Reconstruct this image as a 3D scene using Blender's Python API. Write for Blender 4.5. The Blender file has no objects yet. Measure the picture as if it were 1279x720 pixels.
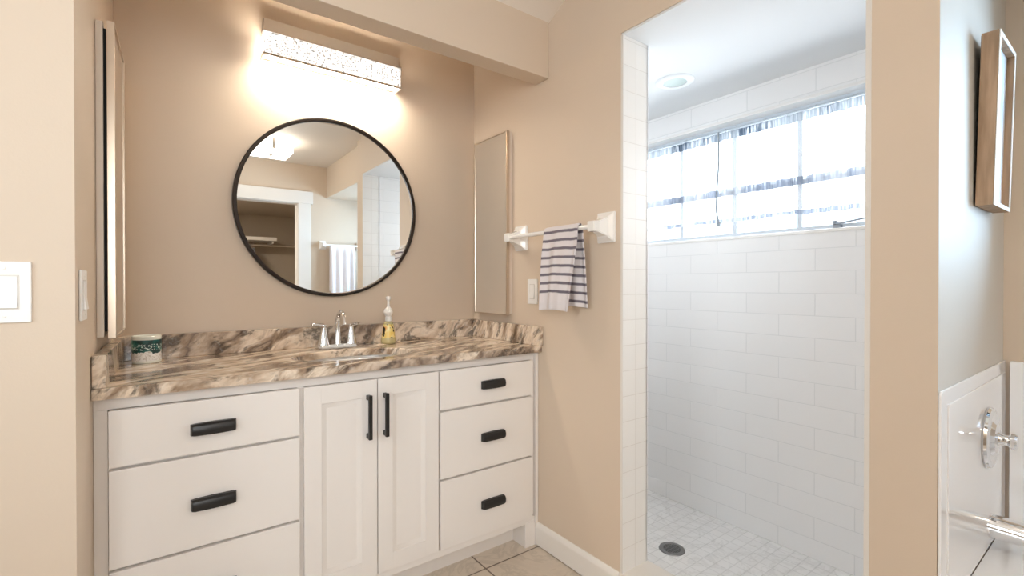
import bpy, bmesh, math, random
from mathutils import Vector, Matrix
random.seed(7)
PI = math.pi
SC = bpy.context.scene
COL = SC.collection

# ------------------------------------------------------------------ camera, light, exposure
cd = bpy.data.cameras.new('camera'); cam = bpy.data.objects.new('camera', cd); COL.objects.link(cam)
cd.sensor_width = 36; cd.lens = 596.93/1279*36; cd.clip_start = .02
cam.location = (0, 0, 1.17)
cam.rotation_euler = (math.radians(90-.3646), 0, math.radians(-36.588))
SC.camera = cam
SC.view_settings.view_transform = 'Standard'; SC.view_settings.look = 'None'
SC.view_settings.exposure = 0.60; SC.view_settings.gamma = 1.0
SC.view_settings.use_curve_mapping = False
SC.cycles.use_denoising = True
SC.cycles.max_bounces = 12; SC.cycles.diffuse_bounces = 7; SC.cycles.transparent_max_bounces = 16
SC.cycles.caustics_reflective = False; SC.cycles.caustics_refractive = False
SC.cycles.sample_clamp_indirect = 6

VANITY_E = 52
CEIL_E = 5.5
SHOWER_W = 45
TUBWIN_W = 26
SIDE_FILL_W = 6
ENTRY_FILL_W = 16
WARM = (1.0, .89, .75)
WARM2 = (1.0, .90, .77)
SKY = (.97, .98, 1.0)

w = bpy.data.worlds.new('world'); SC.world = w; w.use_nodes = True
bg = w.node_tree.nodes['Background']; bg.inputs[0].default_value = (.80, .90, 1.0, 1); bg.inputs[1].default_value = 3.0

def area(name, loc, rot, sx, sy, power, color):
    l = bpy.data.lights.new(name, 'AREA'); l.shape = 'RECTANGLE'; l.size = sx; l.size_y = sy
    l.energy = power; l.color = color
    o = bpy.data.objects.new(name, l); COL.objects.link(o); o.location = loc; o.rotation_euler = rot
    return o
# daylight outside the shower window, outside the tub window and, as added fill, outside an unseen side window
area('daylight_shower_window', (2.75, 1.15, 1.85), (0, math.radians(72), 0), 1.1, 2.2, SHOWER_W, SKY)
area('daylight_tub_window', (2.50, -.27, 1.65), (0, math.radians(90), 0), .8, .9, TUBWIN_W, (.48, .74, 1.0))
area('side_fill', (-1.62, .28, 1.55), (0, math.radians(-90), 0), 1.2, 1.3, SIDE_FILL_W, (1, .93, .84))  # added fill light from the left, behind an unseen window

area('entry_fill', (-.50, -1.05, 1.55), (math.radians(90), 0, 0), 1.1, 1.2, ENTRY_FILL_W, (1, .89, .79))  # added frontal fill for the back wall and cabinets, out of mirror view
area('closet_fill', (.32, -1.5, 2.12), (0, 0, 0), .3, .3, 18, (1, .9, .78))  # added light that brightens the closet, kept out of the mirror

# ------------------------------------------------------------------ helpers
def tag(o, label=None, cat=None, group=None, kind=None):
    if label: o['label'] = label
    if cat: o['category'] = cat
    if group: o['group'] = group
    if kind: o['kind'] = kind
    return o
def thing(name, label, cat, loc=(0, 0, 0), rotz=0, group=None):
    o = bpy.data.objects.new(name, None); COL.objects.link(o); o.location = loc; o.rotation_euler = (0, 0, rotz)
    o.empty_display_size = .05
    return tag(o, label, cat, group)
def root_of(p):
    while p.parent: p = p.parent
    return p
def obj(name, bm, m, parent=None, local=False, ang=35):
    """links bm as one mesh; vertices are in room coordinates unless local"""
    if parent is not None and not local:
        bmesh.ops.translate(bm, verts=bm.verts, vec=-Vector(root_of(parent).location))
    bmesh.ops.recalc_face_normals(bm, faces=bm.faces)
    me = bpy.data.meshes.new(name); bm.to_mesh(me); bm.free()
    for p in me.polygons: p.use_smooth = True
    me.set_sharp_from_angle(angle=math.radians(ang))
    for mm in (m if isinstance(m, (list, tuple)) else [m]): me.materials.append(mm)
    o = bpy.data.objects.new(name, me); COL.objects.link(o)
    if not name.endswith('towel') and name != 'curtain_panel':
        wn = o.modifiers.new('weighted_normals', 'WEIGHTED_NORMAL'); wn.keep_sharp = True; wn.weight = 60
    if parent is not None: o.parent = parent
    return o
def struct(name, bm, m): return tag(obj(name, bm, m), kind='structure')
def BM(): return bmesh.new()
def box(bm, x0, x1, y0, y1, z0, z1, bev=0, seg=2):
    b = bmesh.new(); bmesh.ops.create_cube(b, size=1)
    for v in b.verts:
        v.co = Vector(((x0+x1)/2+v.co.x*(x1-x0), (y0+y1)/2+v.co.y*(y1-y0), (z0+z1)/2+v.co.z*(z1-z0)))
    if bev: bmesh.ops.bevel(b, geom=b.edges[:], offset=bev, segments=seg, affect='EDGES', profile=.5)
    merge(bm, b); return bm
def merge(bm, b):
    me = bpy.data.meshes.new('tmp'); b.to_mesh(me); b.free(); bm.from_mesh(me); bpy.data.meshes.remove(me)
def prism(bm, pts, axis, a0, a1, bev=0):
    """pts: 2-D polygon in the two other axes; extruded along axis from a0 to a1"""
    b = bmesh.new()
    def P(p, a):
        if axis == 'x': return (a, p[0], p[1])
        if axis == 'y': return (p[0], a, p[1])
        return (p[0], p[1], a)
    A = [b.verts.new(P(p, a0)) for p in pts]; B = [b.verts.new(P(p, a1)) for p in pts]
    n = len(pts); b.faces.new(A); b.faces.new(B[::-1])
    for i in range(n): b.faces.new((A[i], A[(i+1) % n], B[(i+1) % n], B[i]))
    bmesh.ops.recalc_face_normals(b, faces=b.faces)
    if bev: bmesh.ops.bevel(b, geom=b.edges[:], offset=bev, segments=2, affect='EDGES', profile=.5)
    merge(bm, b); return bm
def lathe(bm, prof, c=(0, 0, 0), n=40, axis='z', sx=1, sy=1):
    """prof: (radius, height) list, revolved about axis through c"""
    b = bmesh.new(); rings = []
    for r, h in prof:
        if r < 1e-6: rings.append([b.verts.new((0, 0, h))])
        else: rings.append([b.verts.new((r*sx*math.cos(2*PI*i/n), r*sy*math.sin(2*PI*i/n), h)) for i in range(n)])
    for A, B in zip(rings, rings[1:]):
        for i in range(n):
            j = (i+1) % n
            f = [A[i % len(A)], A[j % len(A)], B[j % len(B)], B[i % len(B)]]
            u = []
            for v in f:
                if v not in u: u.append(v)
            if len(u) > 2: b.faces.new(u)
    M = Matrix.Identity(4)
    if axis == 'y': M = Matrix.Rotation(PI/2, 4, 'X')      # +h -> -y
    if axis == 'x': M = Matrix.Rotation(PI/2, 4, 'Y')      # +h -> +x
    bmesh.ops.transform(b, matrix=Matrix.Translation(c) @ M, verts=b.verts)
    bmesh.ops.recalc_face_normals(b, faces=b.faces)
    merge(bm, b); return bm
def tube(bm, pts, r, n=12, cap=True):
    b = bmesh.new(); pts = [Vector(p) for p in pts]; rs = r if isinstance(r, (list, tuple)) else [r]*len(pts)
    rings = []; up = None
    for i, p in enumerate(pts):
        t = (pts[min(i+1, len(pts)-1)]-pts[max(i-1, 0)]).normalized()
        if up is None:
            up = Vector((0, 0, 1)) if abs(t.z) < .9 else Vector((1, 0, 0))
        s = t.cross(up).normalized(); up = s.cross(t).normalized()
        rings.append([b.verts.new(p+(s*math.cos(2*PI*k/n)+up*math.sin(2*PI*k/n))*rs[i]) for k in range(n)])
    for A, B in zip(rings, rings[1:]):
        for k in range(n): b.faces.new((A[k], A[(k+1) % n], B[(k+1) % n], B[k]))
    if cap: b.faces.new(rings[0][::-1]); b.faces.new(rings[-1])
    merge(bm, b); return bm

# ------------------------------------------------------------------ materials
class NT:
    def __init__(s, name):
        s.m = bpy.data.materials.new(name); s.m.use_nodes = True; s.t = s.m.node_tree
        s.b = s.t.nodes['Principled BSDF']; s.out = s.t.nodes['Material Output']
    def n(s, typ, **kw):
        nd = s.t.nodes.new('ShaderNode'+typ)
        for k, v in kw.items():
            if k in nd.inputs: nd.inputs[k].default_value = v
            else: setattr(nd, k, v)
        return nd
    def l(s, a, b): s.t.links.new(a, b)
    def obj(s): return s.n('TexCoord').outputs['Object']
    def ramp(s, fac, stops, interp='LINEAR'):
        r = s.n('ValToRGB'); cr = r.color_ramp; cr.interpolation = interp
        while len(cr.elements) < len(stops): cr.elements.new(.5)
        for e, (p, c) in zip(cr.elements, stops): e.position = p; e.color = tuple(c)+(1,)
        s.l(fac, r.inputs[0]); return r.outputs[0]
    def math(s, op, a, b=None, clamp=False):
        m = s.n('Math', operation=op, use_clamp=clamp)
        for i, v in enumerate((a, b)):
            if v is None: continue
            if isinstance(v, (int, float)): m.inputs[i].default_value = v
            else: s.l(v, m.inputs[i])
        return m.outputs[0]
    def mix(s, fac, a, b, blend='MIX'):
        m = s.n('Mix', data_type='RGBA', blend_type=blend)
        for i, v in ((0, fac), (6, a), (7, b)):
            if isinstance(v, (int, float)): m.inputs[i].default_value = v
            elif isinstance(v, tuple): m.inputs[i].default_value = v+(1,)
            else: s.l(v, m.inputs[i])
        return m.outputs[2]
    def bump(s, h, strength=.2, dist=.002):
        b = s.n('Bump', Strength=strength, Distance=dist); s.l(h, b.inputs['Height']); s.l(b.outputs[0], s.b.inputs['Normal'])
def mat(name, col, rough=.5, metal=0, noise=0, nscale=40, bump=0, bscale=300, bdist=.001, **kw):
    t = NT(name); b = t.b
    b.inputs['Base Color'].default_value = tuple(col)+(1,); b.inputs['Roughness'].default_value = rough; b.inputs['Metallic'].default_value = metal
    for k, v in kw.items(): b.inputs[k.replace('_', ' ')].default_value = v
    if noise or bump:
        co = t.obj()
        if noise:
            nz = t.n('TexNoise', Scale=nscale, Detail=3); t.l(co, nz.inputs[0])
            c2 = tuple(c*(1-noise) for c in col)
            t.l(t.mix(nz.outputs[0], tuple(col), c2), b.inputs['Base Color'])
        if bump:
            nz = t.n('TexNoise', Scale=bscale, Detail=2); t.l(co, nz.inputs[0]); t.bump(nz.outputs[0], bump, bdist)
    return t.m

PAINT = mat('beige_wall_paint', (.655, .545, .432), .6, noise=.03, nscale=3, bump=.15, bscale=220)
CEILP = mat('ceiling_paint', (.78, .72, .65), .7, bump=.2, bscale=160)
WHITEP = mat('white_ceiling_paint', (.72, .735, .745), .6)
TRIM = mat('white_trim_paint', (.80, .77, .73), .35, noise=.02, nscale=5)
CAB = mat('white_cabinet_paint', (.80, .765, .735), .32, noise=.02, nscale=4)
CABIN = mat('cabinet_shadow_gap', (.42, .38, .34), .6)
BLACK = mat('matte_black_metal', (.012, .011, .011), .38, noise=.2)
RIM = mat('dark_bronze_metal', (.03, .022, .018), .3, .6)
CHROME = mat('chrome', (.86, .86, .87), .08, 1)
NICKEL = mat('brushed_nickel', (.72, .68, .63), .28, 1)
MIRROR = mat('mirror_glass', (.93, .94, .93), .008, 1)
PORC = mat('white_porcelain', (.86, .84, .81), .1, Coat_Weight=.6, Coat_Roughness=.05)
PLASTIC = mat('white_plastic', (.84, .82, .79), .3)
ACRYL = mat('white_acrylic', (.86, .86, .87), .06, Coat_Weight=.5, Coat_Roughness=.03)
DARK = mat('dark_void', (.01, .01, .01), .8)
CLOSETP = mat('taupe_closet_paint', (.42, .36, .29), .7, noise=.04, nscale=3)

def granite():
    t = NT('brown_granite'); co = t.obj()
    sep = []
    d = Vector((.92, .38, .03)).normalized(); e = Vector((.80, 0, .60)).normalized(); n = d.cross(e).normalized()
    def comp(scn, scd, sce):
        cb = t.n('CombineXYZ')
        for i, (ax, s) in enumerate(((n, scn), (d, scd), (e, sce))):
            v = t.n('VectorMath', operation='DOT_PRODUCT'); t.l(wob, v.inputs[0]); v.inputs[1].default_value = ax*s
            t.l(v.outputs['Value'], cb.inputs[i])
        return cb.outputs[0]
    nz = t.n('TexNoise', Scale=3.2, Detail=2); t.l(co, nz.inputs[0])
    mw = t.n('VectorMath', operation='MULTIPLY_ADD'); t.l(nz.outputs['Color'], mw.inputs[0]); mw.inputs[1].default_value = (.10, .10, .10); t.l(co, mw.inputs[2])
    wob = mw.outputs[0]
    a = t.n('TexNoise', Scale=1, Detail=5, Roughness=.55); t.l(comp(10, .9, 2.6), a.inputs[0])
    b = t.n('TexNoise', Scale=1, Detail=5, Roughness=.7, Distortion=.5); t.l(comp(38, 3.5, 11), b.inputs[0])
    c = t.n('TexNoise', Scale=1, Detail=4, Roughness=.6); t.l(comp(34, 3, 10), c.inputs[0])
    col = t.ramp(a.outputs[0], [(.30, (.12, .085, .06)), (.38, (.38, .28, .20)), (.43, (.72, .60, .48)), (.50, (.84, .74, .62)), (.54, (.46, .35, .26)), (.59, (.19, .14, .11)), (.65, (.58, .47, .37)), (.77, (.85, .76, .66))])
    fine = t.ramp(b.outputs[0], [(.34, (.30, .24, .19)), (.46, (.80, .74, .67)), (.56, (1, 1, 1)), (.70, (.70, .62, .54))])
    col = t.mix(.6, col, fine, 'MULTIPLY')
    dk = t.ramp(c.outputs[0], [(.53, (0, 0, 0)), (.60, (1, 1, 1))])
    sp = t.n('TexNoise', Scale=48, Detail=3, Roughness=.6); t.l(wob, sp.inputs[0])
    spm = t.ramp(sp.outputs[0], [(.36, (.25, .25, .25)), (.50, (1, 1, 1))])
    dm = t.math('MULTIPLY', dk, spm)
    col = t.mix(t.math('MULTIPLY', dm, .75), col, (.06, .048, .04))
    gm = t.ramp(sp.outputs[0], [(.58, (0, 0, 0)), (.68, (1, 1, 1))])
    col = t.mix(t.math('MULTIPLY', gm, .25), col, (.62, .61, .58))
    t.l(col, t.b.inputs['Base Color']); t.b.inputs['Roughness'].default_value = .13
    return t.m
GRANITE = granite()

def tile(name, ua, va, bw, rh, c1, c2, grout, mortar=.0022, off=(0, 0), offset=.5, rough=.12, marble=0, bump=.5):
    """brick texture laid over two room axes (metres)"""
    t = NT(name); sp = t.n('SeparateXYZ'); t.l(t.obj(), sp.inputs[0])
    cb = t.n('CombineXYZ')
    t.l(t.math('ADD', sp.outputs[ua], off[0]), cb.inputs[0]); t.l(t.math('ADD', sp.outputs[va], off[1]), cb.inputs[1])
    br = t.n('TexBrick', offset=offset, offset_frequency=2, squash=1)
    for k, v in (('Scale', 1), ('Mortar Size', mortar), ('Mortar Smooth', .15), ('Bias', 0), ('Brick Width', bw), ('Row Height', rh)): br.inputs[k].default_value = v
    br.inputs['Color1'].default_value = c1+(1,); br.inputs['Color2'].default_value = c2+(1,); br.inputs['Mortar'].default_value = grout+(1,)
    t.l(cb.outputs[0], br.inputs['Vector'])
    col = br.outputs['Color']
    if marble:
        nz = t.n('TexNoise', Scale=4.5, Detail=7, Roughness=.62, Distortion=1.6); t.l(t.obj(), nz.inputs[0])
        v = t.ramp(nz.outputs[0], [(.44, (1, 1, 1)), (.49, (1-marble, 1-marble*1.02, 1-marble*1.08)), (.54, (1, 1, 1)), (.72, (1-marble*.6,)*3)])
        col = t.mix(1.0, col, v, 'MULTIPLY')
    t.l(col, t.b.inputs['Base Color']); t.b.inputs['Roughness'].default_value = rough
    inv = t.math('SUBTRACT', 1, br.outputs['Fac']); t.bump(inv, bump, .0015)
    return t.m
W1, W2, WG = (.875, .868, .862), (.86, .852, .845), (.765, .765, .76)
TILE_X = tile('white_subway_tile', 1, 2, .2915, .0945, W1, W2, WG, .0017, (-.8535+.2915*10, 0))    # on planes facing x
TILE_Y = tile('white_subway_tile_side', 0, 2, .2915, .0945, W1, W2, WG, .0017, (.05, 0))
TILE_J = tile('white_jamb_tile', 0, 2, .073, .0945, (.84, .82, .79), (.82, .80, .77), (.72, .69, .65), .0014, (-1.378+.73, 0), 0, .45)
MOSAIC = tile('marble_mosaic', 0, 1, .052, .052, (.89, .88, .87), (.86, .85, .84), (.76, .75, .74), .0022, (.02, .01), 0, .25, .10)
FLOORT = tile('beige_floor_tile', 0, 1, .46, .46, (.64, .56, .47), (.61, .53, .44), (.17, .13, .10), .0035, (-1.083+4.6, -1.640+4.6), 0, .35, .15)

def emissive(name, col, strength, base=(.9, .9, .9), speck=False):
    t = NT(name); b = t.b; b.inputs['Base Color'].default_value = base+(1,)
    b.inputs['Emission Color'].default_value = col+(1,); b.inputs['Emission Strength'].default_value = strength
    if speck:
        vz = t.n('TexNoise', Scale=120, Detail=3, Roughness=.7); t.l(t.obj(), vz.inputs[0])
        m = t.ramp(vz.outputs[0], [(.41, (.12, .12, .12)), (.515, (1, 1, 1))])
        t.l(t.math('MULTIPLY', m, strength), b.inputs['Emission Strength'])
    b.inputs['Roughness'].default_value = .3
    return t.m

# ------------------------------------------------------------------ the room shell
D, W = 2.2, 1.378
SX, JX = 2.22, 1.515         # shower far wall, inner face of the wall with the opening
struct('floor', box(BM(), -1.5, 1.378, -3.1, 2.3, -.06, 0), FLOORT)
struct('wall_back', box(BM(), -.4, JX, D, D+.1, 0, 2.6), PAINT)
XL = lambda y: -.139+.03*(y-1.63)
struct('wall_left', prism(BM(), [(XL(1.42), 1.42), (XL(2.21), 2.21), (-.26, 2.21), (-.26, 1.42)], 'z', 0, 2.6), PAINT)
struct('wall_near_left', box(BM(), -1.5, -.26, 1.42, 1.53, 0, 2.6), PAINT)
b = box(BM(), -1.6, -1.5, -.95, 1.53, 0, .95); box(b, -1.6, -1.5, -.95, 1.53, 2.15, 2.6)
box(b, -1.6, -1.5, -.95, -.32, .95, 2.15); box(b, -1.6, -1.5, .88, 1.53, .95, 2.15)
struct('wall_far_left', b, PAINT)
# right wall: solid part, header over the shower opening, pillar
b = box(BM(), W, JX, 1.180, D, 0, 2.6); box(b, W, JX, .41, 1.180, 2.10, 2.6); box(b, W, JX, .285, .41, 0, 2.6)
struct('wall_right', b, PAINT)
TUBEND = mat('pale_grey_tub_end', (.62, .585, .53), .6, noise=.03, nscale=3, bump=.15, bscale=220)  # greyer colour than the other walls, used on the tub end only
struct('wall_tub_end', box(BM(), W+.001, 2.32, .2845, .409, .90, 2.6), TUBEND)
struct('wall_tub_core', box(BM(), JX, 2.32, .286, .4095, 0, 2.6), PAINT)
# wall behind the camera with the closet door opening
b = box(BM(), -1.5, -1.05, -.95, -.83, 0, 2.6); box(b, .05, .32, -.95, -.83, 0, 2.6); box(b, -1.05, .05, -.95, -.83, 0, .95); box(b, -1.05, .05, -.95, -.83, 2.15, 2.6); box(b, 1.16, 2.32, -.95, -.83, 0, 2.6); box(b, .32, 1.16, -.95, -.83, 2.01, 2.6)
struct('wall_entry', b, PAINT)
b = box(BM(), 2.13, 2.32, -.83, .285, 0, 1.25); box(b, 2.13, 2.32, -.83, .285, 2.0, 2.6)
box(b, 2.13, 2.32, -.83, -.65, 1.25, 2.0); box(b, 2.13, 2.32, .10, .285, 1.25, 2.0)
struct('wall_tub_side', b, PAINT)
struct('wall_tub_soffit', box(BM(), 1.43, 2.13, -.83, .285, 2.08, 2.5), PAINT)
# ceiling profile in (y, z)
struct('ceiling', prism(BM(), [(-.95, 2.398), (1.42, 2.398), (1.60, 2.307), (1.60, 2.47), (2.3, 2.47), (2.3, 2.62), (-.95, 2.62)], 'x', -1.6, 2.32), CEILP)
struct('ceiling_beam', box(BM(), -.26, W, 1.585, 1.675, 2.072, 2.48, .004), PAINT)
# closet beyond the door
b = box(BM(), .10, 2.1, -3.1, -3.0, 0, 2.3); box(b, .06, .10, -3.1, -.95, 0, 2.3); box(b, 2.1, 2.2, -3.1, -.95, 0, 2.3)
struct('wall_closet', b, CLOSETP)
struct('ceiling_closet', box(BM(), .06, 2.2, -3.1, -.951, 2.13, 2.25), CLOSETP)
struct('floor_closet', box(BM(), 1.378, 2.2, -3.1, -.95, -.06, 0), FLOORT)
# shower shell
b = box(BM(), SX, SX+.12, .3, 2.2, 0, 1.395); box(b, SX, SX+.12, .3, 2.2, 1.965, 2.6)
box(b, SX, SX+.12, .3, .50, 1.395, 1.965); box(b, SX, SX+.12, 1.88, 2.2, 1.395, 1.965)
struct('wall_shower_window', b, TILE_X)
struct('wall_shower_right', box(BM(), JX, SX, .41, .421, 0, 2.10), TILE_Y)
struct('wall_shower_left', box(BM(), JX, SX, 1.95, 2.05, 0, 2.10), TILE_Y)
struct('wall_shower_inner', box(BM(), JX, JX+.008, 1.171, 1.95, 0, 2.10), TILE_X)
struct('ceiling_shower', box(BM(), W+.004, SX, .41, 1.95, 2.092, 2.13), WHITEP)
struct('floor_shower', box(BM(), JX, SX, .41, 1.95, -.04, .015), MOSAIC)
struct('trim_1', box(BM(), W-.001, JX+.004, 1.171, 1.181, .09, 2.092, .001), TILE_J)      # tiled jamb, left
struct('trim_2', box(BM(), W-.001, JX+.004, .409, .421, .09, 2.092, .001), TILE_J)      # tiled jamb, right
struct('trim_3', box(BM(), W-.003, JX+.012, .41, 1.19, 0, .10, .003), mat('cream_marble_curb', (.80, .75, .69), .25, noise=.08, nscale=8))
# shower window sill and lining
b = box(BM(), SX-.006, SX+.12, .50, 1.88, 1.388, 1.402, .002)
box(b, SX-.004, SX+.12, .50, 1.88, 1.958, 1.972, .002); box(b, SX-.004, SX+.12, .495, .507, 1.395, 1.965); box(b, SX-.004, SX+.12, 1.873, 1.885, 1.395, 1.965)
struct('trim_4', b, PORC)
# baseboards with a stepped moulding
def baseboard(name, pts): struct(name, pts, TRIM)
bbp = [(0, .004), (-.015, .004), (-.015, .078), (-.011, .086), (-.009, .094), (-.004, .1), (0, .1)]
baseboard('baseboard_right', prism(BM(), [(W+p, z) for p, z in bbp], 'y', 1.186, 1.664))
baseboard('baseboard_pillar', prism(BM(), [(W+p, z) for p, z in bbp], 'y', .27, .405))
baseboard('baseboard_near_left', prism(BM(), [(1.42+p, z) for p, z in bbp], 'x', -1.5, -.16))
# closet door casing
b = box(BM(), 1.15, 1.27, -.83, -.812, 0, 2.0, .003); box(b, .21, .33, -.83, -.812, 0, 2.0, .003)
box(b, .19, 1.29, -.83, -.806, 2.0, 2.125, .003); box(b, 1.145, 1.16, -.95, -.83, 0, 2.01); box(b, .32, .335, -.95, -.83, 0, 2.01); box(b, .32, 1.16, -.95, -.83, 1.995, 2.01)
struct('door_1', b, TRIM)

# ------------------------------------------------------------------ windows
def pane_mat():
    t = NT('window_glass'); tr = t.n('BsdfTransparent', Color=(.97, .99, 1, 1)); gl = t.n('BsdfGlossy', Roughness=.02)
    fr = t.n('Fresnel', IOR=1.3); mx = t.n('MixShader'); t.l(fr.outputs[0], mx.inputs[0]); t.l(tr.outputs[0], mx.inputs[1]); t.l(gl.outputs[0], mx.inputs[2])
    t.l(mx.outputs[0], t.out.inputs[0]); return t.m
PANE = pane_mat()
WINF = mat('white_window_vinyl', (.68, .73, .78), .35)
gx = SX+.085
b = box(BM(), gx-.02, gx+.025, .507, .545, 1.402, 1.958); box(b, gx-.02, gx+.025, 1.835, 1.873, 1.402, 1.958)
box(b, gx-.02, gx+.025, .507, 1.873, 1.402, 1.425); box(b, gx-.02, gx+.025, .507, 1.873, 1.93, 1.958)
w1 = struct('window_1', b, WINF)
for k, y in enumerate((.645, .945, 1.243, 1.540)):
    obj('mullion', box(BM(), gx-.012, gx+.012, y-.010, y+.010, 1.42, 1.935, .002), WINF, w1)
obj('muntin', box(BM(), gx-.010, gx+.010, .54, 1.84, 1.617, 1.638, .002), WINF, w1)
obj('pane', box(BM(), gx-.002, gx+.002, .54, 1.84, 1.42, 1.94), PANE, w1)
b = box(BM(), 2.2, 2.24, -.65, -.62, 1.25, 2.0); box(b, 2.2, 2.24, .07, .10, 1.25, 2.0); box(b, 2.2, 2.24, -.65, .10, 1.25, 1.29); box(b, 2.2, 2.24, -.65, .10, 1.96, 2.0); box(b, 2.2, 2.24, -.65, .1, 1.61, 1.635)
w2 = struct('window_2', b, WINF); obj('pane', box(BM(), 2.218, 2.222, -.64, .09, 1.27, 1.98), PANE, w2)
b = box(BM(), -1.57, -1.53, -.32, -.27, .95, 2.15); box(b, -1.57, -1.53, .83, .88, .95, 2.15); box(b, -1.57, -1.53, -.32, .88, .95, 1.0); box(b, -1.57, -1.53, -.32, .88, 2.10, 2.15)
w3 = struct('fill_window_3', b, WINF); obj('pane', box(BM(), -1.552, -1.548, -.3, .86, .97, 2.13), PANE, w3)  # unseen window added to let the side fill in

b = box(BM(), -1.05, -1.01, -.92, -.88, .95, 2.15); box(b, .01, .05, -.92, -.88, .95, 2.15); box(b, -1.01, .01, -.92, -.88, .95, .99); box(b, -1.01, .01, -.92, -.88, 2.11, 2.15)
w4 = struct('fill_window_4', b, WINF); obj('pane', box(BM(), -1.03, .03, -.902, -.898, .97, 2.13), PANE, w4)  # unseen window added to let the frontal fill in

# sheer striped curtain on a rod inside the shower window
def sheer():
    t = NT('sheer_striped_voile'); sp = t.n('SeparateXYZ'); t.l(t.obj(), sp.inputs[0]); z = sp.outputs[2]; y = sp.outputs[1]
    def band(z0, z1):
        return t.math('MULTIPLY', t.math('GREATER_THAN', z, z0), t.math('LESS_THAN', z, z1))
    nz = t.n('TexNoise', Scale=1, Detail=3, Roughness=.6)
    mp = t.n('Mapping'); mp.inputs['Scale'].default_value = (1, 130, 9); t.l(t.obj(), mp.inputs[0]); t.l(mp.outputs[0], nz.inputs[0])
    n2 = t.n('TexNoise', Scale=1, Detail=1)
    m2 = t.n('Mapping'); m2.inputs['Scale'].default_value = (1, 9, 1.5); t.l(t.obj(), m2.inputs[0]); t.l(m2.outputs[0], n2.inputs[0])
    patch = t.ramp(n2.outputs[0], [(.42, (0, 0, 0)), (.54, (1, 1, 1))])
    thread = t.ramp(nz.outputs[0], [(.35, (.72, .72, .72)), (.55, (1, 1, 1))])
    inb = t.math('MAXIMUM', band(1.888, 1.926), t.math('MAXIMUM', band(1.611, 1.646), band(1.478, 1.499)))
    inb = t.math('MULTIPLY', inb, thread)
    topb = band(1.888, 1.926)
    c_lo = t.mix(patch, (.42, .44, .48), (.22, .25, .31)); c_hi = t.mix(patch, (.24, .27, .30), (.06, .08, .11))
    flock = t.ramp(nz.outputs[0], [(.62, (0, 0, 0)), (.70, (1, 1, 1))])
    op = t.math('ADD', t.math('MULTIPLY', inb, .96), t.math('MULTIPLY', flock, .95), True)
    op = t.math('ADD', op, .10, True)
    col = t.mix(inb, t.mix(flock, (.88, .90, .93), (.40, .44, .50)), t.mix(topb, c_lo, c_hi))
    tr = t.n('BsdfTransparent'); df = t.n('BsdfDiffuse'); tl = t.n('BsdfTranslucent'); t.l(col, df.inputs[0]); t.l(col, tl.inputs[0])
    m1 = t.n('MixShader'); m1.inputs[0].default_value = .45; t.l(df.outputs[0], m1.inputs[1]); t.l(tl.outputs[0], m1.inputs[2])
    mx = t.n('MixShader'); t.l(op, mx.inputs[0]); t.l(tr.outputs[0], mx.inputs[1]); t.l(m1.outputs[0], mx.inputs[2]); t.l(mx.outputs[0], t.out.inputs[0])
    return t.m
t_ = thing('window_curtain', 'sheer white voile curtain with grey-blue stripes gathered across the shower window', 'curtain', (SX+.045, 1.19, 1.40))
b = BM(); ny, nz_ = 260, 12; grid = []
for i in range(ny+1):
    y = .512+(1.868-.512)*i/ny; col_ = []
    for k in range(nz_+1):
        z = 1.940-(1.940-1.478-.006*math.sin(y*14))*k/nz_
        amp = .004+.006*min(1, k/4)
        col_.append(b.verts.new((SX+.042+amp*math.sin(y*92+.6*math.sin(y*11))+.002*math.sin(y*33+k*.4), y, z)))
    grid.append(col_)
for i in range(ny):
    for k in range(nz_): b.faces.new((grid[i][k], grid[i+1][k], grid[i+1][k+1], grid[i][k+1]))
cl = obj('curtain_panel', b, sheer(), t_); cl.location = (0, 0, 0)
# keep the pattern in metres of the room
for mm in cl.data.materials:
    for nd in list(mm.node_tree.nodes):
        if nd.type == 'TEX_COORD':
            mpn = mm.node_tree.nodes.new('ShaderNodeMapping'); mpn.inputs['Location'].default_value = (SX+.045, 1.19, 1.40)
            dests = [l.to_socket for l in nd.outputs['Object'].links]
            mm.node_tree.links.new(nd.outputs['Object'], mpn.inputs[0])
            for ds in dests: mm.node_tree.links.new(mpn.outputs[0], ds)
rod = tube(BM(), [(SX+.042, .508, 1.934), (SX+.042, 1.872, 1.934)], .005)
obj('curtain_rod', rod, mat('pale_blue_grey_metal', (.55, .62, .68), .35, .5), t_)
wn = tube(BM(), [(SX+.012, 1.293, 1.925), (SX+.010, 1.292, 1.75), (SX+.012, 1.302, 1.62), (SX+.010, 1.303, 1.54), (SX+.012, 1.29, 1.475)], .004, 8)
box(wn, SX+.006, SX+.018, 1.283, 1.297, 1.458, 1.480, .002)
tag(obj('blind_wand', wn, mat('grey_cord', (.26, .30, .34), .4)), 'thin grey pull wand hanging down the left half of the shower window', 'wand')
t_ = thing('window_crank', 'small steel crank lever on the sill at the right of the shower window', 'window handle', (SX+.055, .80, 1.402))
STEEL = mat('dull_steel', (.33, .36, .40), .35, .8)
obj('crank_base', box(BM(), SX+.045, SX+.065, .775, .805, 1.402, 1.424, .003), STEEL, t_)
obj('crank_arm', tube(BM(), [(SX+.045, .795, 1.43), (SX+.025, .78, 1.422), (SX+.02, .70, 1.432), (SX+.02, .62, 1.442)], [.007, .005, .004, .005], 10), STEEL, t_)
obj('crank_knob', lathe(BM(), [(0, 0), (.009, .002), (.011, .010), (.008, .018), (0, .02)], (SX+.044, .795, 1.42), 16), STEEL, t_)

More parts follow.
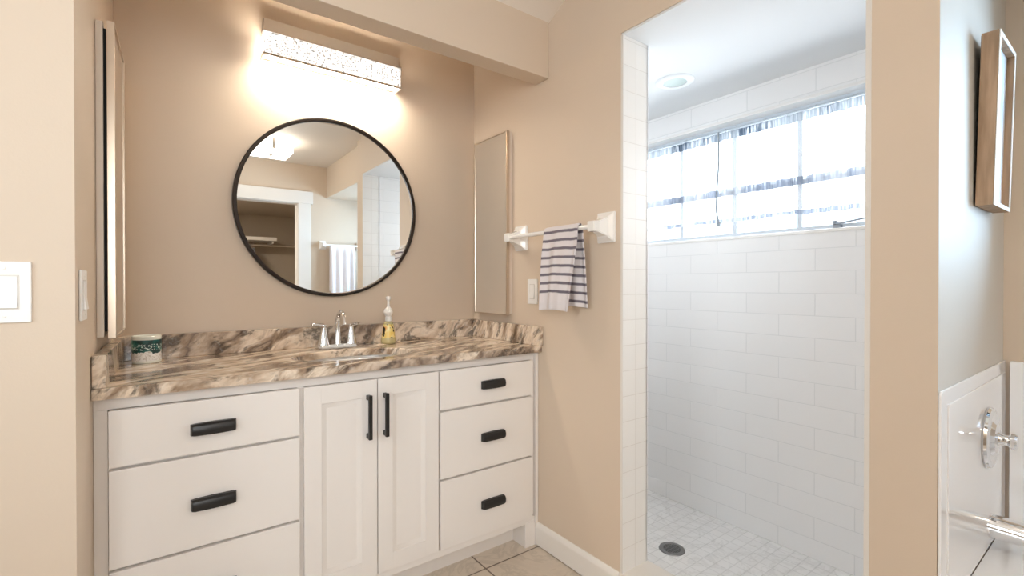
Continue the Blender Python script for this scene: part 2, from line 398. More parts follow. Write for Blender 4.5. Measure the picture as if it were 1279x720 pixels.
# ------------------------------------------------------------------ vanity cabinet
CL, CR, FY = -.137, W-.001, 1.652       # left, right, front plane of drawer fronts
van = thing('vanity_cabinet', 'long white bathroom vanity cabinet with black pulls under the granite top', 'cabinet', ((CL+CR)/2, 1.9, 0))
b = box(BM(), CL+.007, 1.345, 1.682, 2.184, .106, .122); box(b, CL+.007, 1.345, 2.184, 2.194, .106, .867)
for x in (.368, .872, 1.345): box(b, x, x+.016, 1.682, 2.183, .123, .867)
obj('body', b, CAB, van)
b = BM()
for x0, x1 in ((CL, -.108), (.366, .388), (.868, .886), (1.338, 1.361)): box(b, x0, x1, FY+.0205, 1.681, .1325, .8345)
box(b, CL, 1.361, FY+.0205, 1.681, .835, .868); box(b, CL, 1.361, FY+.010, 1.681, .105, .132, .002)
for x0, x1 in ((-.1075, .3655), (.8865, 1.3375)): box(b, x0, x1, FY+.021, 1.681, .668, .684); box(b, x0, x1, FY+.021, 1.681, .396, .414)
obj('face_frame', b, CAB, van)
obj('filler_strip', box(BM(), 1.362, CR, FY+.004, 1.70, 0, .868, .001), CAB, van)
obj('toe_kick', box(BM(), CL+.006, 1.361, 1.752, 1.766, 0, .105), CAB, van)
obj('foot', box(BM(), 1.306, 1.361, FY+.008, 1.752, 0, .112, .002), CAB, van)
obj('foot', box(BM(), CL+.006, CL+.06, FY+.008, 1.752, 0, .112, .002), CAB, van)
obj('side_panel', box(BM(), CL+.001, CL+.0065, FY+.033, 1.72, 0, .868), CAB, van)
def pull(cx, cz, p):
    L, Hh = .113, .036; b = BM(); b2 = bmesh.new(); rings = []
    prof = [(0, -.5), (-.010, -.5), (-.019, -.42), (-.022, -.20), (-.0225, .10), (-.019, .36), (-.012, .5), (0, .5)]
    for x, s, dz in ((-.5, .55, .82), (-.485, .86, .90), (-.42, 1.0, .97), (0, 1.04, 1.03), (.42, 1.0, .97), (.485, .86, .90), (.5, .55, .82)):
        rings.append([b2.verts.new((cx+x*L, FY+y*s*1.05+.0005, cz+z*Hh*dz)) for y, z in prof])
    n = len(prof)
    for A, B in zip(rings, rings[1:]):
        for i in range(n): b2.faces.new((A[i], A[(i+1) % n], B[(i+1) % n], B[i]))
    b2.faces.new(rings[0]); b2.faces.new(rings[-1][::-1]); merge(b, b2)
    box(b, cx-L/2-.001, cx+L/2+.001, FY-.0035, FY+.0005, cz-Hh*.46, cz+Hh*.46, .001)
    obj('handle', b, BLACK, p, ang=28)
for x0, x1, zs, cx, pz in ((-.106, .370, ((.681, .834), (.409, .673), (.134, .401)), .132, (.752, .535, .275)),
                          (.881, 1.342, ((.681, .834), (.411, .673), (.134, .403)), 1.126, (.757, .541, .262))):
    for (z0, z1), hz in zip(zs, pz):
        d_ = obj('drawer', box(BM(), x0, x1, FY, FY+.019, z0, z1, .0025), CAB, van)
        pull(cx, hz, d_)
def shaker(x0, x1, z0, z1, hx):
    b = BM(); s = .056; y0, y1 = FY, FY+.019
    box(b, x0, x0+s, y0, y1, z0, z1, .002); box(b, x1-s, x1, y0, y1, z0, z1, .002)
    box(b, x0+s-.001, x1-s+.001, y0, y1, z1-s-.006, z1, .002); box(b, x0+s-.001, x1-s+.001, y0, y1, z0, z0+s+.006, .002)
    # sloped inner moulding
    xi0, xi1, zi0, zi1 = x0+s, x1-s, z0+s+.006, z1-s-.006
    m = .016; b2 = bmesh.new()
    o_ = [b2.verts.new((x, y0+.001, z)) for x, z in ((xi0, zi0), (xi1, zi0), (xi1, zi1), (xi0, zi1))]
    i_ = [b2.verts.new((x, y0+.008, z)) for x, z in ((xi0+m, zi0+m), (xi1-m, zi0+m), (xi1-m, zi1-m), (xi0+m, zi1-m))]
    for k in range(4): b2.faces.new((o_[k], o_[(k+1) % 4], i_[(k+1) % 4], i_[k]))
    merge(b, b2); box(b, xi0-.004, xi1+.004, y0+.008, y1, zi0-.004, zi1+.004)
    d_ = obj('door', b, CAB, van)
    h = box(BM(), hx-.0065, hx+.0065, FY-.032, FY-.020, .630, .785, .002)
    for z in (.640, .775): box(h, hx-.006, hx+.006, FY-.024, FY+.0005, z-.008, z+.008, .0015)
    obj('handle', h, BLACK, d_)
shaker(.383, .6285, .134, .834, .594); shaker(.6315, .873, .134, .834, .655)

# ------------------------------------------------------------------ granite top
top = thing('granite_countertop', 'polished brown and cream streaked granite countertop on the white vanity', 'countertop', ((CL+CR)/2, 1.9, .87))
SCX, SCY, SRX, SRY = .62, 1.872, .225, .150
def slab_hole():
    b = bmesh.new(); x0, x1, y0, y1, z0, z1 = CL, CR, 1.632, 2.198, .870, .900
    angs = sorted([2*PI*i/72 for i in range(72)]+[math.atan2(y-SCY, x-SCX) % (2*PI) for x in (x0, x1) for y in (y0, y1)])
    rings = {}
    def outer(a):
        dx, dy = math.cos(a), math.sin(a); ts = []
        if abs(dx) > 1e-9: ts.append(((x1 if dx > 0 else x0)-SCX)/dx)
        if abs(dy) > 1e-9: ts.append(((y1 if dy > 0 else y0)-SCY)/dy)
        t = min(ts); return SCX+dx*t, SCY+dy*t
    def inner(a, g=0):
        k = 1/math.sqrt((math.cos(a)/(SRX+g))**2+(math.sin(a)/(SRY+g))**2); return SCX+k*math.cos(a), SCY+k*math.sin(a)
    spec = (('ib', lambda a: inner(a), z0), ('im', lambda a: inner(a), z1-.004), ('it', lambda a: inner(a, .004), z1), ('ot', lambda a: outer(a), z1), ('ob', lambda a: outer(a), z0))
    R = [[b.verts.new((*f(a), z)) for a in angs] for _, f, z in spec]; n = len(angs)
    for k in range(5):
        A, B = R[k], R[(k+1) % 5]
        for i in range(n): b.faces.new((A[i], A[(i+1) % n], B[(i+1) % n], B[i]))
    o = bmesh.new(); merge(o, b); return o
obj('slab', slab_hole(), GRANITE, top)
obj('backsplash', box(BM(), XL(2.17)+.012, CR, 2.171, 2.199, .9005, .988, .002), GRANITE, top)
b = prism(BM(), [(XL(1.634)+.002, 1.634), (XL(2.17)+.002, 2.170), (XL(2.17)+.030, 2.170), (XL(1.634)+.030, 1.634)], 'z', .9005, .986, .002)
obj('side_splash', b, GRANITE, top)
obj('side_splash', box(BM(), 1.350, CR, 1.622, 2.170, .9005, .986, .002), GRANITE, top)
sk = thing('sink_basin', 'oval white undermount sink basin set into the granite countertop', 'sink', (SCX, SCY, .74))
prof = [(1.13, .869), (1.12, .861), (1.02, .860), (1.0, .85), (.96, .81), (.84, .768), (.6, .748), (.3, .742), (.09, .740), (.09, .733), (.35, .737), (.7, .745), (.9, .765), (1.02, .81), (1.06, .85)]
obj('bowl', lathe(BM(), [(r, z) for r, z in prof], (SCX, SCY, 0), 64, sx=SRX, sy=SRY), PORC, sk)
obj('drain', lathe(BM(), [(0, .7405), (.019, .7415), (.022, .7425), (.022, .735), (0, .735)], (SCX, SCY, 0), 24), CHROME, sk)

# ------------------------------------------------------------------ faucet
fx, fy = .625, 2.105
fa = thing('faucet', 'chrome two-handle arched faucet behind the sink', 'faucet', (fx, fy, .9))
b = BM(); b2 = bmesh.new(); bmesh.ops.create_cube(b2, size=1)
for v in b2.verts: v.co = Vector((fx+v.co.x*(.155 if v.co.z < 0 else .146), fy+v.co.y*(.052 if v.co.z < 0 else .044), .9085+v.co.z*.016))
bmesh.ops.bevel(b2, geom=b2.edges[:], offset=.004, segments=3, affect='EDGES'); merge(b, b2)
obj('base_plate', b, CHROME, fa)
pts = []; rr = []
for i in range(5): pts.append((fx, fy, .912+i*.024)); rr.append((.017, .0135, .0115, .0105, .010)[i])
for i in range(1, 15):
    a = PI*i/14*.86; pts.append((fx, fy-.047*(1-math.cos(a)), 1.008+.046*math.sin(a))); rr.append(.0100-.0001*i)
p = pts[-1]; pts.append((fx, p[1]-.006, p[2]-.016)); rr.append(.0115); pts.append((fx, p[1]-.008, p[2]-.024)); rr.append(.0115)
obj('spout', tube(BM(), pts, rr, 20), CHROME, fa)
for s in (-1, 1):
    hx = fx+s*.058
    h = lathe(BM(), [(.0, .914), (.024, .914), (.023, .922), (.018, .94), (.014, .965), (.0115, .985), (.0125, .993), (.012, 1.000), (0, 1.003)], (hx, fy, 0), 24)
    dx, dy = (-1, -.15) if s < 0 else (.35, -.95)
    tube(h, [(hx, fy, .996), (hx+dx*.018, fy+dy*.018, 1.0), (hx+dx*.042, fy+dy*.042, 1.004), (hx+dx*.050, fy+dy*.050, 1.003)], [.009, .0085, .0075, .005], 12)
    obj('handle', h, CHROME, fa)

# ------------------------------------------------------------------ soap bottle and tin
sx_, sy_ = .858, 2.115
sb = thing('soap_bottle', 'clear yellow foaming soap bottle with a white pump top beside the faucet', 'soap dispenser', (sx_, sy_, .9))
def soapmat():
    t = NT('yellow_soap_label'); vor = t.n('TexNoise', Scale=58, Detail=2, Roughness=.5); t.l(t.obj(), vor.inputs[0])
    m = t.ramp(vor.outputs[0], [(.555, (0, 0, 0)), (.58, (1, 1, 1))]); n2 = t.n('TexNoise', Scale=28, Detail=1); t.l(t.obj(), n2.inputs[0])
    c = t.ramp(n2.outputs[0], [(.40, (.82, .60, .16)), (.52, (.86, .74, .34)), (.64, (.80, .42, .12))])
    t.l(t.mix(m, c, (.03, .03, .02)), t.b.inputs['Base Color']); t.b.inputs['Roughness'].default_value = .25; return t.m
SOAP = mat('clear_yellow_soap', (.88, .76, .40), .06, Transmission_Weight=.45, IOR=1.35)
obj('bottle', lathe(BM(), [(0, .9005), (.030, .9005), (.034, .905), (.034, .912), (.0335, .92), (.030, .932), (.0225, .985), (.0205, .995), (.015, 1.0), (.013, 1.008), (0, 1.008)], (sx_, sy_, 0), 32), SOAP, sb)
obj('label', lathe(BM(), [(.0312, .929), (.0308, .932), (.0232, .984), (.0220, .9895), (.0215, .989), (.0225, .984), (.0298, .932), (.0312, .929)], (sx_, sy_, 0), 32), soapmat(), sb)
obj('pump_collar', lathe(BM(), [(0, 1.003), (.0145, 1.003), (.0150, 1.006), (.0145, 1.022), (.009, 1.026), (0, 1.026)], (sx_, sy_, 0), 24), PLASTIC, sb)
h = lathe(BM(), [(0, 1.024), (.012, 1.026), (.0195, 1.036), (.0215, 1.046), (.019, 1.056), (.011, 1.064), (.0065, 1.072), (.0055, 1.098), (.010, 1.103), (.0115, 1.110), (.009, 1.117), (0, 1.118)], (sx_, sy_, 0), 24)
tube(h, [(sx_, sy_, 1.044), (sx_-.006, sy_-.024, 1.046), (sx_-.008, sy_-.034, 1.042)], [.006, .005, .005], 10)
obj('pump_head', h, PLASTIC, sb)

tx, ty = -.030, 2.098
tn = thing('candle_tin', 'small round tin with a teal and white label at the left of the counter', 'tin', (tx, ty, .9))
def tinlabel():
    t = NT('teal_white_label'); sp = t.n('SeparateXYZ'); t.l(t.obj(), sp.inputs[0]); z = sp.outputs[2]
    nz = t.n('TexNoise', Scale=42, Detail=3); t.l(t.obj(), nz.inputs[0]); n2 = t.n('TexNoise', Scale=120, Detail=1, Distortion=1.5); t.l(t.obj(), n2.inputs[0])
    edge = t.math('ADD', .036, t.math('MULTIPLY', t.math('SUBTRACT', nz.outputs[0], .5), .06))
    low = t.math('LESS_THAN', z, edge)
    c = t.ramp(nz.outputs[0], [(.40, (.005, .035, .035)), (.55, (.01, .10, .09)), (.68, (.10, .36, .30))])
    low2 = t.ramp(n2.outputs[0], [(.3, (.55, .50, .44)), (.5, (.85, .83, .80))])
    script = t.math('MULTIPLY', t.math('GREATER_THAN', n2.outputs[0], .56), t.math('MULTIPLY', t.math('GREATER_THAN', z, .046), t.math('LESS_THAN', z, .066)))
    c = t.mix(script, c, (.62, .72, .66)); c = t.mix(low, c, low2)
    t.l(c, t.b.inputs['Base Color']); t.b.inputs['Roughness'].default_value = .3; return t.m
obj('jar', lathe(BM(), [(0, .9005), (.040, .9005), (.0425, .903), (.0425, .908), (.041, .909), (.041, .980), (.0425, .982), (.0425, .992), (.0405, .994), (.039, .992), (.039, .972), (0, .972)], (tx, ty, 0), 48), mat('pale_cream_glass', (.80, .80, .72), .15), tn)
obj('label', lathe(BM(), [(.0412, .909), (.0422, .909), (.0422, .980), (.0412, .980)], (tx, ty, 0), 48), tinlabel(), tn)

# ------------------------------------------------------------------ round wall mirror
mx_, mz_, mr = .631, 1.511, .390
mi = thing('round_mirror', 'round wall mirror with a thin black frame above the sink', 'mirror', (mx_, D, mz_))
obj('frame', lathe(BM(), [(mr-.014, .001), (mr-.014, .026), (mr-.011, .029), (mr-.001, .029), (mr+.002, .026), (mr+.002, .001), (mr-.014, .001)], (mx_, D, mz_), 128, 'y'), RIM, mi)
obj('glass', lathe(BM(), [(0, .001), (mr-.012, .001), (mr-.012, .020), (0, .020)], (mx_, D, mz_), 128, 'y'), MIRROR, mi)

# ------------------------------------------------------------------ vanity light
vl = thing('vanity_light', 'long rectangular vanity light glowing white above the round mirror', 'wall light', (.64, D, 2.16))
b = box(BM(), .352, .935, 2.172, 2.1995, 2.10, 2.262, .002)
obj('back_plate', b, NICKEL, vl)
b = box(BM(), .338, .918, 2.096, 2.100, 2.082, 2.090, .001); box(b, .338, .342, 2.10, 2.172, 2.082, 2.090); box(b, .914, .918, 2.10, 2.172, 2.082, 2.090)
box(b, .338, .918, 2.096, 2.135, 2.176, 2.182, .001)
obj('trim_frame', b, NICKEL, vl)
b = box(BM(), .342, .914, 2.101, 2.107, 2.083, 2.1755, .001); box(b, .342, .348, 2.1075, 2.171, 2.083, 2.1755, .001); box(b, .908, .914, 2.1075, 2.171, 2.083, 2.1755, .001)
obj('glass_diffuser', b, emissive('glowing_bubble_glass', (1, .96, .90), 1.0, (.45, .45, .45), speck=True), vl)
obj('lamp_strip', box(BM(), .352, .904, 2.112, 2.168, 2.094, 2.172, .002), emissive('warm_lamp_strip', WARM, VANITY_E), vl)

# ------------------------------------------------------------------ medicine cabinets
NFR = mat('champagne_metal', (.60, .50, .40), .3, .9)
def medicine(name, label, loc, rotz, gap, group=None):
    """local frame: hinge side at -y end, wall at x=0, opening towards +x; height .888, width .292"""
    t = thing(name, label, 'cabinet', loc, rotz, 'mirrored medicine cabinets beside the vanity')
    Hc, Wd = .888, .292
    b = box(BM(), 0, .016, .004, Wd-.004, .004, Hc-.004, .001)
    obj('body', b, mat('painted_cabinet_side', (.74, .66, .57), .4), t, True)
    x0, x1 = .016+gap, .034+gap
    if gap: obj('gap_shade', box(BM(), .015, .017+gap, .012, Wd-.012, .02, Hc-.02), DARK, t, True)  # black filler painted in for the shade inside the open door gap
    b = BM(); f = .006
    for q in ((0, f, 0, Hc), (Wd-f, Wd, 0, Hc), (f, Wd-f, 0, f), (f, Wd-f, Hc-f, Hc)): box(b, x0, x1, q[0], q[1], q[2], q[3], .001)
    d = obj('door', b, NFR, t, True)
    obj('mirror_panel', box(BM(), x0+.001, x1-.003, f-.001, Wd-f+.001, f-.001, Hc-f+.001), MIRROR, d, True)
medicine('medicine_cabinet', 'tall mirrored medicine cabinet on the right wall near the vanity corner', (W, 2.146, 1.024), PI, 0)
medicine('medicine_cabinet', 'tall mirrored medicine cabinet on the left wall seen edge-on', (XL(1.745)+.0005, 1.745, 1.020), -math.atan(.03), .008)

# ------------------------------------------------------------------ switches and outlet
def plate(name, label, cat, M, ww=.118, hh=.124, rocker=(.033, .066), two=False):
    """local frame: plate in the xz plane facing -y"""
    t = thing(name, label, cat, group='white rocker switches'); t.matrix_world = M
    obj('wall_plate', box(BM(), -ww/2, ww/2, -.006, 0, -hh/2, hh/2, .0025), PLASTIC, t, True)
    b = BM(); rw, rh = rocker
    prism(b, [(-.0065, -rh/2), (-.0115, -rh/2), (-.0075, 0), (-.0085, rh/2), (-.0055, rh/2), (-.004, 0)], 'x', -rw/2, rw/2, .0006)
    obj('rocker', b, PLASTIC, t, True)
    b = box(BM(), -rw/2-.003, rw/2+.003, -.0068, -.005, -rh/2-.003, rh/2+.003, .0005)
    obj('rocker_frame', b, mat('plate_recess', (.66, .63, .59), .4), t, True)
    for z in (-hh/2+.014, hh/2-.014): obj('screw', lathe(BM(), [(0, .0075), (.0025, .007), (.003, .006), (0, .0055)], (0, 0, z), 12, 'y'), PLASTIC, t, True)
    return t
def at(loc, rz): return Matrix.Translation(loc) @ Matrix.Rotation(rz, 4, 'Z')
plate('light_switch', 'white rocker light switch on the wall at the left edge', 'light switch', at((-.253, 1.42, 1.155), 0), .080, .128, (.038, .066))
plate('light_switch', 'slim white rocker switch seen edge-on near the left medicine cabinet', 'light switch', at((XL(1.50)+.0003, 1.50, 1.146), PI/2-math.atan(.03)), .074, .118)
plate('light_switch', 'small white rocker switch on the right wall below the towel bar', 'light switch', at((W, 1.694, 1.140), -PI/2), .070, .114, (.030, .062))

# ------------------------------------------------------------------ towel bar and towels
def frustum(bm, base, tip):
    """base, tip: four corner points each"""
    b = bmesh.new(); A = [b.verts.new(p) for p in base]; B = [b.verts.new(p) for p in tip]
    b.faces.new(A[::-1]); b.faces.new(B)
    for i in range(4): b.faces.new((A[i], A[(i+1) % 4], B[(i+1) % 4], B[i]))
    bmesh.ops.recalc_face_normals(b, faces=b.faces); bmesh.ops.bevel(b, geom=b.edges[:], offset=.003, segments=2, affect='EDGES'); merge(bm, b); return bm
def bracket(bm, c, nrm, lat, reach=.078, hw=.044, hh=.058):
    """square flared post: c on the wall, nrm out of the wall, lat along it"""
    c, nrm, lat = Vector(c), Vector(nrm), Vector(lat); up = Vector((0, 0, 1))
    def q(d, a, h, dz=0): return [c+nrm*d+lat*(s*a)+up*(t*h+dz) for s, t in ((-1, -1), (1, -1), (1, 1), (-1, 1))]
    frustum(bm, q(.0, hw, hh), q(.012, hw, hh)); frustum(bm, q(.011, hw*.94, hh*.94), q(.030, hw*.62, hh*.60))
    frustum(bm, q(.029, hw*.62, hh*.60), q(reach-.012, hw*.36, hh*.34)); frustum(bm, q(reach-.016, .018, .019), q(reach+.016, .018, .019))
    return bm
tb = thing('towel_bar', 'white ceramic towel bar on the right wall beside the shower opening', 'towel bar', (W, 1.51, 1.386))
for y in (1.775, 1.245): obj('bracket', bracket(BM(), (W, y, 1.388), (-1, 0, 0), (0, 1, 0)), PORC, tb)
obj('bar', tube(BM(), [(1.300, 1.245, 1.388), (1.300, 1.775, 1.388)], .0095, 16), PORC, tb)

def stripe_towel():
    t = NT('grey_striped_terry'); uv = t.n('TexCoord').outputs['UV']; sp = t.n('SeparateXYZ'); t.l(uv, sp.inputs[0]); v = sp.outputs[1]
    nz = t.n('TexNoise', Scale=30, Detail=3); t.l(t.obj(), nz.inputs[0])
    vv = t.math('ADD', v, t.math('MULTIPLY', nz.outputs[0], .004))
    fr = t.math('FRACT', t.math('DIVIDE', vv, .0345))
    s = t.ramp(fr, [(.0, (0, 0, 0)), (.08, (0, 0, 0)), (.16, (1, 1, 1)), (.38, (1, 1, 1)), (.47, (0, 0, 0))])
    s = t.math('MULTIPLY', s, t.math('GREATER_THAN', v, .062))
    s = t.math('MULTIPLY', s, t.math('LESS_THAN', v, .9))
    c = t.mix(nz.outputs[0], (.72, .68, .69), (.66, .62, .63)); t.l(t.mix(s, c, (.16, .14, .17)), t.b.inputs['Base Color'])
    t.b.inputs['Roughness'].default_value = .95
    n2 = t.n('TexNoise', Scale=700, Detail=2); t.l(t.obj(), n2.inputs[0]); t.bump(n2.outputs[0], .6, .002)
    return t.m
def towel(name, path, edges, m, fold, uvlen, thick=.006, axis='y', label=None, cat=None):
    """path: (out, z) points over the bar; edges(i, n) -> (lateral start, end) for that row; fold(u, drop) -> outward offset"""
    b = bmesh.new(); uvl = b.loops.layers.uv.new('UVMap'); nu = 36; rows = []; L = [0]
    for a, c in zip(path, path[1:]): L.append(L[-1]+math.hypot(c[0]-a[0], c[1]-a[1]))
    zt = max(p[1] for p in path)
    for i, (o, z) in enumerate(path):
        e0, e1 = edges(L[i]/L[-1]); row = []
        for j in range(nu+1):
            u = j/nu; y = e0+(e1-e0)*u; x = o+fold(u, zt-z, L[i]/L[-1]); row.append(b.verts.new((x, y, z+.006*math.sin(u*3)*((zt-z)/.3)) if axis == 'y' else (y, x, z)))
        rows.append(row)
    for i in range(len(rows)-1):
        for j in range(nu):
            f = b.faces.new((rows[i][j], rows[i][j+1], rows[i+1][j+1], rows[i+1][j]))
            for lp, (ii, jj) in zip(f.loops, ((i, j), (i, j+1), (i+1, j+1), (i+1, j))): lp[uvl].uv = (jj/nu, L[ii])
    o = obj(name, b, m, ang=80)
    md = o.modifiers.new('solid', 'SOLIDIFY'); md.thickness = thick; md.offset = 0
    sb_ = o.modifiers.new('sub', 'SUBSURF'); sb_.levels = 1; sb_.render_levels = 2
    if label: tag(o, label, cat)
    return o
def over_bar(xc, zc, r, zf, zb, xf, xb, n=22):
    """front bottom -> over the bar -> back bottom (front is the smaller x)"""
    P = []
    for i in range(n): k = i/n; P.append((xf+(xc-r-xf)*k**1.5, zf+(zc-zf)*k))
    for i in range(9): a = PI-PI*i/8; P.append((xc+r*math.cos(a), zc+r*math.sin(a)))
    for i in range(1, n+1): k = i/n; P.append((xc+r+(xb-xc-r)*k, zc+(zb-zc)*k))
    return P
def fold1(u, drop, s):
    k = min(1, drop/.12)
    return k*(.006*math.sin(u*PI*3.2+.5)+.004*math.sin(u*17))+(-.010*k*max(0, 1-abs(u-.55)/.2) if s < .5 else 0)
towel('hand_towel', over_bar(1.300, 1.388, .0165, 1.064, 1.078, 1.272, 1.340),
      lambda s: ((1.312+.050*max(0, 1-s/.42), 1.506+.010*max(0, 1-s/.4)) if s < .5 else (1.312+.006*min(1, (s-.5)/.08), 1.500-.02*(s-.5))),
      stripe_towel(), fold1, .68, .007, label='white hand towel with dark grey stripes folded over the towel bar', cat='towel')

# ------------------------------------------------------------------ shower fittings
dl = thing('recessed_downlight', 'round white recessed downlight in the shower ceiling, switched off', 'ceiling light', (1.885, 1.30, 2.092))
cx, cy = 1.885, 1.302
obj('trim_ring', lathe(BM(), [(.048, .0), (.052, -.008), (.075, -.007), (.083, -.002), (.083, 0), (.048, 0)], (cx, cy, 2.0925), 48), mat('downlight_trim', (.78, .80, .82), .4), dl)
obj('lens', lathe(BM(), [(0, -.004), (.050, -.005), (.050, 0), (0, 0)], (cx, cy, 2.0925), 40), mat('pale_green_lens', (.40, .50, .47), .3), dl)
dr = thing('shower_drain', 'round steel drain grate in the mosaic shower floor', 'drain', (1.80, 1.256, .015))
cx, cy = 1.800, 1.254
GR = mat('drain_steel', (.30, .30, .30), .35, .9)
obj('rim', lathe(BM(), [(.035, .0155), (.037, .0195), (.053, .0190), (.055, .0155), (.035, .0155)], (cx, cy, 0), 40), GR, dr)
obj('well', lathe(BM(), [(0, .0153), (.036, .0153), (.036, .0160), (0, .0160)], (cx, cy, 0), 32), DARK, dr)
b = BM()
for k in range(-3, 4):
    hl = math.sqrt(max(0, .036**2-(k*.009)**2)); box(b, cx+k*.009-.0018, cx+k*.009+.0018, cy-hl, cy+hl, .0162, .0188)
    if k % 2 == 0: box(b, cx-hl, cx+hl, cy+k*.009-.0015, cy+k*.009+.0015, .0162, .0186)
obj('grate', b, GR, dr)

# ------------------------------------------------------------------ tub, surround and fittings
ts = thing('tub_surround', 'glossy white tub surround panels lining the tub alcove', 'tub surround', (1.76, .27, .42))
b = prism(BM(), [(1.379, .424), (2.128, .424), (2.128, .935), (1.392, .935), (1.383, .931), (1.379, .922)], 'y', .2785, .2848, .003)
prism(b, [(1.43, .45), (2.109, .45), (2.109, .900), (1.43, .900)], 'y', .2755, .280, .002)
obj('end_panel', b, ACRYL, ts)
obj('side_panel', box(BM(), 2.110, 2.1295, -.826, .268, .424, .935, .004), ACRYL, ts)
obj('end_panel', box(BM(), 1.40, 2.110, -.8295, -.812, .424, .935, .004), ACRYL, ts)
tu = thing('bathtub', 'white alcove bathtub with a wide flat rim below the chrome spout', 'bathtub', (1.75, -.27, 0))
def tubmesh():
    b = bmesh.new(); n = 48
    def sup(a, x0, x1, y0, y1, e):
        c, s = math.cos(a), math.sin(a)
        return ((x0+x1)/2+(x1-x0)/2*math.copysign(abs(c)**(2/e), c), (y0+y1)/2+(y1-y0)/2*math.copysign(abs(s)**(2/e), s))
    L = [((1.384, 2.126, -.826, .281), .0, 60), ((1.384, 2.126, -.826, .281), .405, 60), ((1.389, 2.124, -.824, .279), .42, 60), ((1.47, 2.03, -.72, .17), .42, 6), ((1.49, 2.01, -.70, .15), .405, 6), ((1.53, 1.97, -.62, .08), .12, 5), ((1.60, 1.90, -.5, .0), .09, 4)]
    R = [[b.verts.new((*sup(2*PI*(i+.5)/n, *q, e), z)) for i in range(n)] for q, z, e in L]
    for A, B in zip(R, R[1:]):
        for i in range(n): b.faces.new((A[i], A[(i+1) % n], B[(i+1) % n], B[i]))
    b.faces.new(R[-1]); o = bmesh.new(); merge(o, b); return o
obj('tub_shell', tubmesh(), ACRYL, tu)
tv = thing('tub_valve', 'round chrome valve plate with a small knob on the tub surround', 'shower valve', (1.845, .2755, .748))
vx, vz = 1.845, .748
obj('escutcheon', lathe(BM(), [(0, 0), (.081, 0), (.083, .004), (.080, .010), (.070, .014), (.060, .011), (.050, .012), (.042, .020), (.020, .022), (0, .022)], (vx, .2755, vz), 56, 'y'), CHROME, tv)
obj('knob', lathe(BM(), [(0, .014), (.022, .016), (.020, .022), (.015, .028), (.0135, .040), (.017, .043), (.021, .046), (.0215, .054), (.019, .058), (0, .059)], (vx, .2755, vz), 32, 'y'), CHROME, tv)
tp = thing('tub_spout', 'tapered chrome tub spout low on the tub surround', 'spout', (1.89, .2755, .49))
ax, az = 1.885, .492
obj('spout_body', tube(BM(), [(ax, .2755, az), (ax, .270, az), (ax, .22, az-.001), (ax, .18, az-.004), (ax, .14, az-.008), (ax, .12, az-.014)], [.033, .033, .031, .028, .024, .019], 28), CHROME, tp)

# ------------------------------------------------------------------ framed picture on the tub wall
def artmat():
    t = NT('pale_abstract_print'); mp = t.n('Mapping'); mp.inputs['Scale'].default_value = (14, 1, 4); t.l(t.obj(), mp.inputs[0])
    nz = t.n('TexNoise', Scale=1, Detail=2, Distortion=.8); t.l(mp.outputs[0], nz.inputs[0])
    t.l(t.ramp(nz.outputs[0], [(.38, (.52, .58, .66)), (.47, (.74, .77, .82)), (.6, (.82, .82, .86))]), t.b.inputs['Base Color']); t.b.inputs['Roughness'].default_value = .5
    return t.m
def woodmat():
    t = NT('light_brown_wood'); mp = t.n('Mapping'); mp.inputs['Scale'].default_value = (60, 60, 6); t.l(t.obj(), mp.inputs[0])
    nz = t.n('TexNoise', Scale=1, Detail=4); t.l(mp.outputs[0], nz.inputs[0])
    t.l(t.ramp(nz.outputs[0], [(.35, (.30, .19, .11)), (.65, (.46, .31, .20))]), t.b.inputs['Base Color']); t.b.inputs['Roughness'].default_value = .55; return t.m
pf = thing('framed_picture', 'shallow wooden framed pale abstract print hung above the tub valve', 'picture', (1.70, .283, 1.375))
pf.rotation_euler = (math.radians(1.3), 0, 0)
PW, PH = .222, .440; WOOD = woodmat()
b = BM()
for q in ((0, .011, 0, PH), (PW-.011, PW, 0, PH), (.011, PW-.011, 0, .011), (.011, PW-.011, PH-.011, PH)): box(b, q[0], q[1], -.036, -.003, q[2], q[3], .001)
obj('frame', b, WOOD, pf, True)
b = BM()
for q in ((0, .011, 0, PH), (PW-.011, PW, 0, PH), (.011, PW-.011, 0, .011), (.011, PW-.011, PH-.011, PH)): box(b, q[0], q[1], -.0385, -.0362, q[2], q[3], .0008)
obj('front_edge', b, mat('white_frame_face', (.82, .79, .74), .4), pf, True)
obj('print', box(BM(), .010, PW-.010, -.022, -.019, .010, PH-.010), artmat(), pf, True)
obj('backing', box(BM(), .004, PW-.004, -.006, -.002, .004, PH-.004), DARK, pf, True)

# ------------------------------------------------------------------ things seen only in the mirror
cx, cy, hs = .775, -.12, .15
cl_ = thing('ceiling_light', 'square frosted glass ceiling light with metal straps, reflected in the mirror', 'ceiling light', (cx, cy, 2.398))
obj('glass_shade', box(BM(), cx-hs, cx+hs, cy-hs, cy+hs, 2.278, 2.389, .01, 3), emissive('lit_frosted_glass', WARM2, CEIL_E), cl_)
b = box(BM(), cx-.06, cx+.06, cy-.06, cy+.06, 2.388, 2.3975, .003)
obj('canopy', b, NICKEL, cl_)
for s in (-1, 1):
    obj('strap', box(BM(), cx-.012, cx+.012, cy+s*hs-.003, cy+s*hs+.003, 2.295, 2.389, .001), NICKEL, cl_)
    obj('strap', box(BM(), cx+s*hs-.003, cx+s*hs+.003, cy-.012, cy+.012, 2.295, 2.389, .001), NICKEL, cl_)
obj('finial', lathe(BM(), [(0, -.018), (.008, -.016), (.010, -.006), (.026, -.003), (.026, 0), (0, 0)], (cx, cy, 2.2785), 24), NICKEL, cl_)

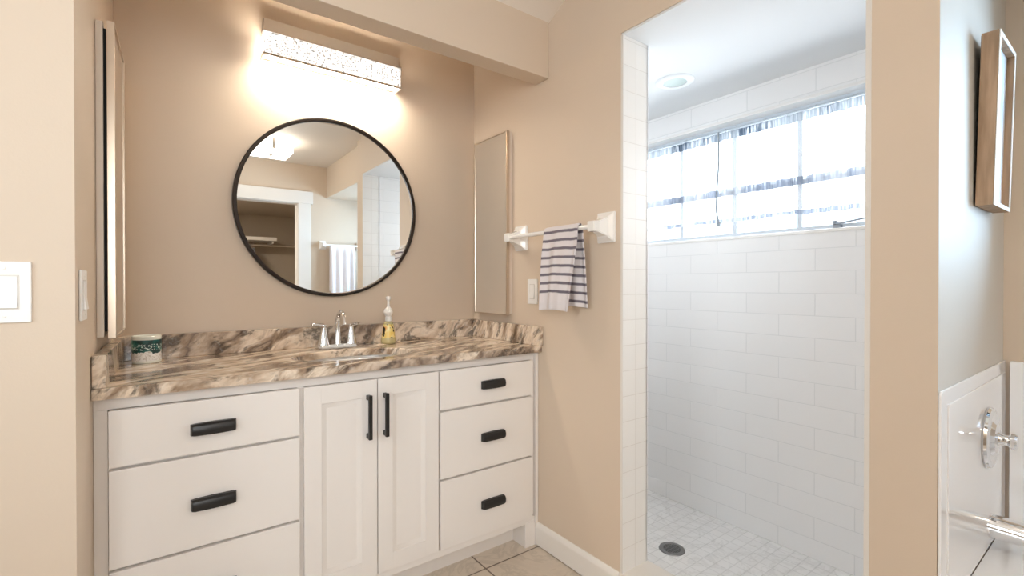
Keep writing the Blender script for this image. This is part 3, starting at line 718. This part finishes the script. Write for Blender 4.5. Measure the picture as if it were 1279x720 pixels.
tb2 = thing('towel_bar', 'white ceramic towel bar on the wall behind the camera, reflected in the mirror', 'towel bar', (1.56, -.83, 1.6))
for x in (1.385, 1.775): obj('bracket', bracket(BM(), (x, -.83, 1.585), (0, 1, 0), (1, 0, 0), .07, .034, .045), PORC, tb2)
obj('bar', tube(BM(), [(1.385, -.76, 1.585), (1.775, -.76, 1.585)], .0095, 14), PORC, tb2)
towel('bath_towel', [( .0+y, z) for y, z in over_bar(-.760, 1.585, -.0165, 1.02, 1.10, -.735, -.790)],
      lambda s: (1.445, 1.700), mat('white_terry', (.84, .82, .86), .95, bump=.5, bscale=500), lambda u, d, s: min(1, d/.1)*(.010*math.sin(u*PI*7)), .9, .008, axis='x',
      label='plain white bath towel hanging behind the camera, reflected in the mirror', cat='towel')

sh = thing('closet_shelf', 'white closet shelf beyond the doorway, reflected in the mirror', 'shelf', (.9, -2.85, 1.79))
obj('shelf_board', box(BM(), .11, 1.28, -2.999, -2.62, 1.755, 1.80, .002), TRIM, sh)
obj('bracket', box(BM(), 1.23, 1.25, -2.999, -2.66, 1.72, 1.754, .002), TRIM, sh)
tag(obj('clothes_rod', tube(BM(), [(.101, -2.75, 1.70), (2.099, -2.75, 1.70)], .012, 12), NICKEL), 'metal clothes rod below the closet shelf, reflected in the mirror', 'rod')
cloth = [mat('grey_cloth', (.36, .34, .34), .9), mat('pale_grey_cloth', (.50, .47, .46), .9), mat('dark_grey_cloth', (.20, .19, .20), .9)]
for k, (x, lab) in enumerate(((.74, 'grey garment hanging on the closet rod, leftmost of the three in the mirror'), (.88, 'pale grey garment hanging in the middle on the closet rod'), (1.02, 'dark grey garment hanging on the closet rod nearest the shelf end'))):
    g = thing('hanging_garment', lab, 'clothing', (x, -2.75, 1.65), 0, 'garments on the closet rod')
    b = bmesh.new(); rows = []
    for i in range(13):
        k2 = i/12; wy = .08+.15*min(1, k2*5); wx = .012+.022*min(1, k2*3); z = 1.66-.62*k2
        rows.append([b.verts.new((x+wx*math.cos(a)*(1+.25*math.sin(3*a+i*.3)), -2.75+wy*math.sin(a), z)) for a in (2*PI*j/20 for j in range(20))])
    for A, B in zip(rows, rows[1:]):
        for j in range(20): b.faces.new((A[j], A[(j+1) % 20], B[(j+1) % 20], B[j]))
    b.faces.new(rows[0]); b.faces.new(rows[-1]); o2 = bmesh.new(); merge(o2, b)
    obj('cloth', o2, cloth[k], g)
    obj('hanger_hook', tube(BM(), [(x, -2.75, 1.655), (x, -2.75, 1.70), (x, -2.735, 1.715), (x, -2.75, 1.727), (x, -2.765, 1.715)], .002, 6), NICKEL, g)
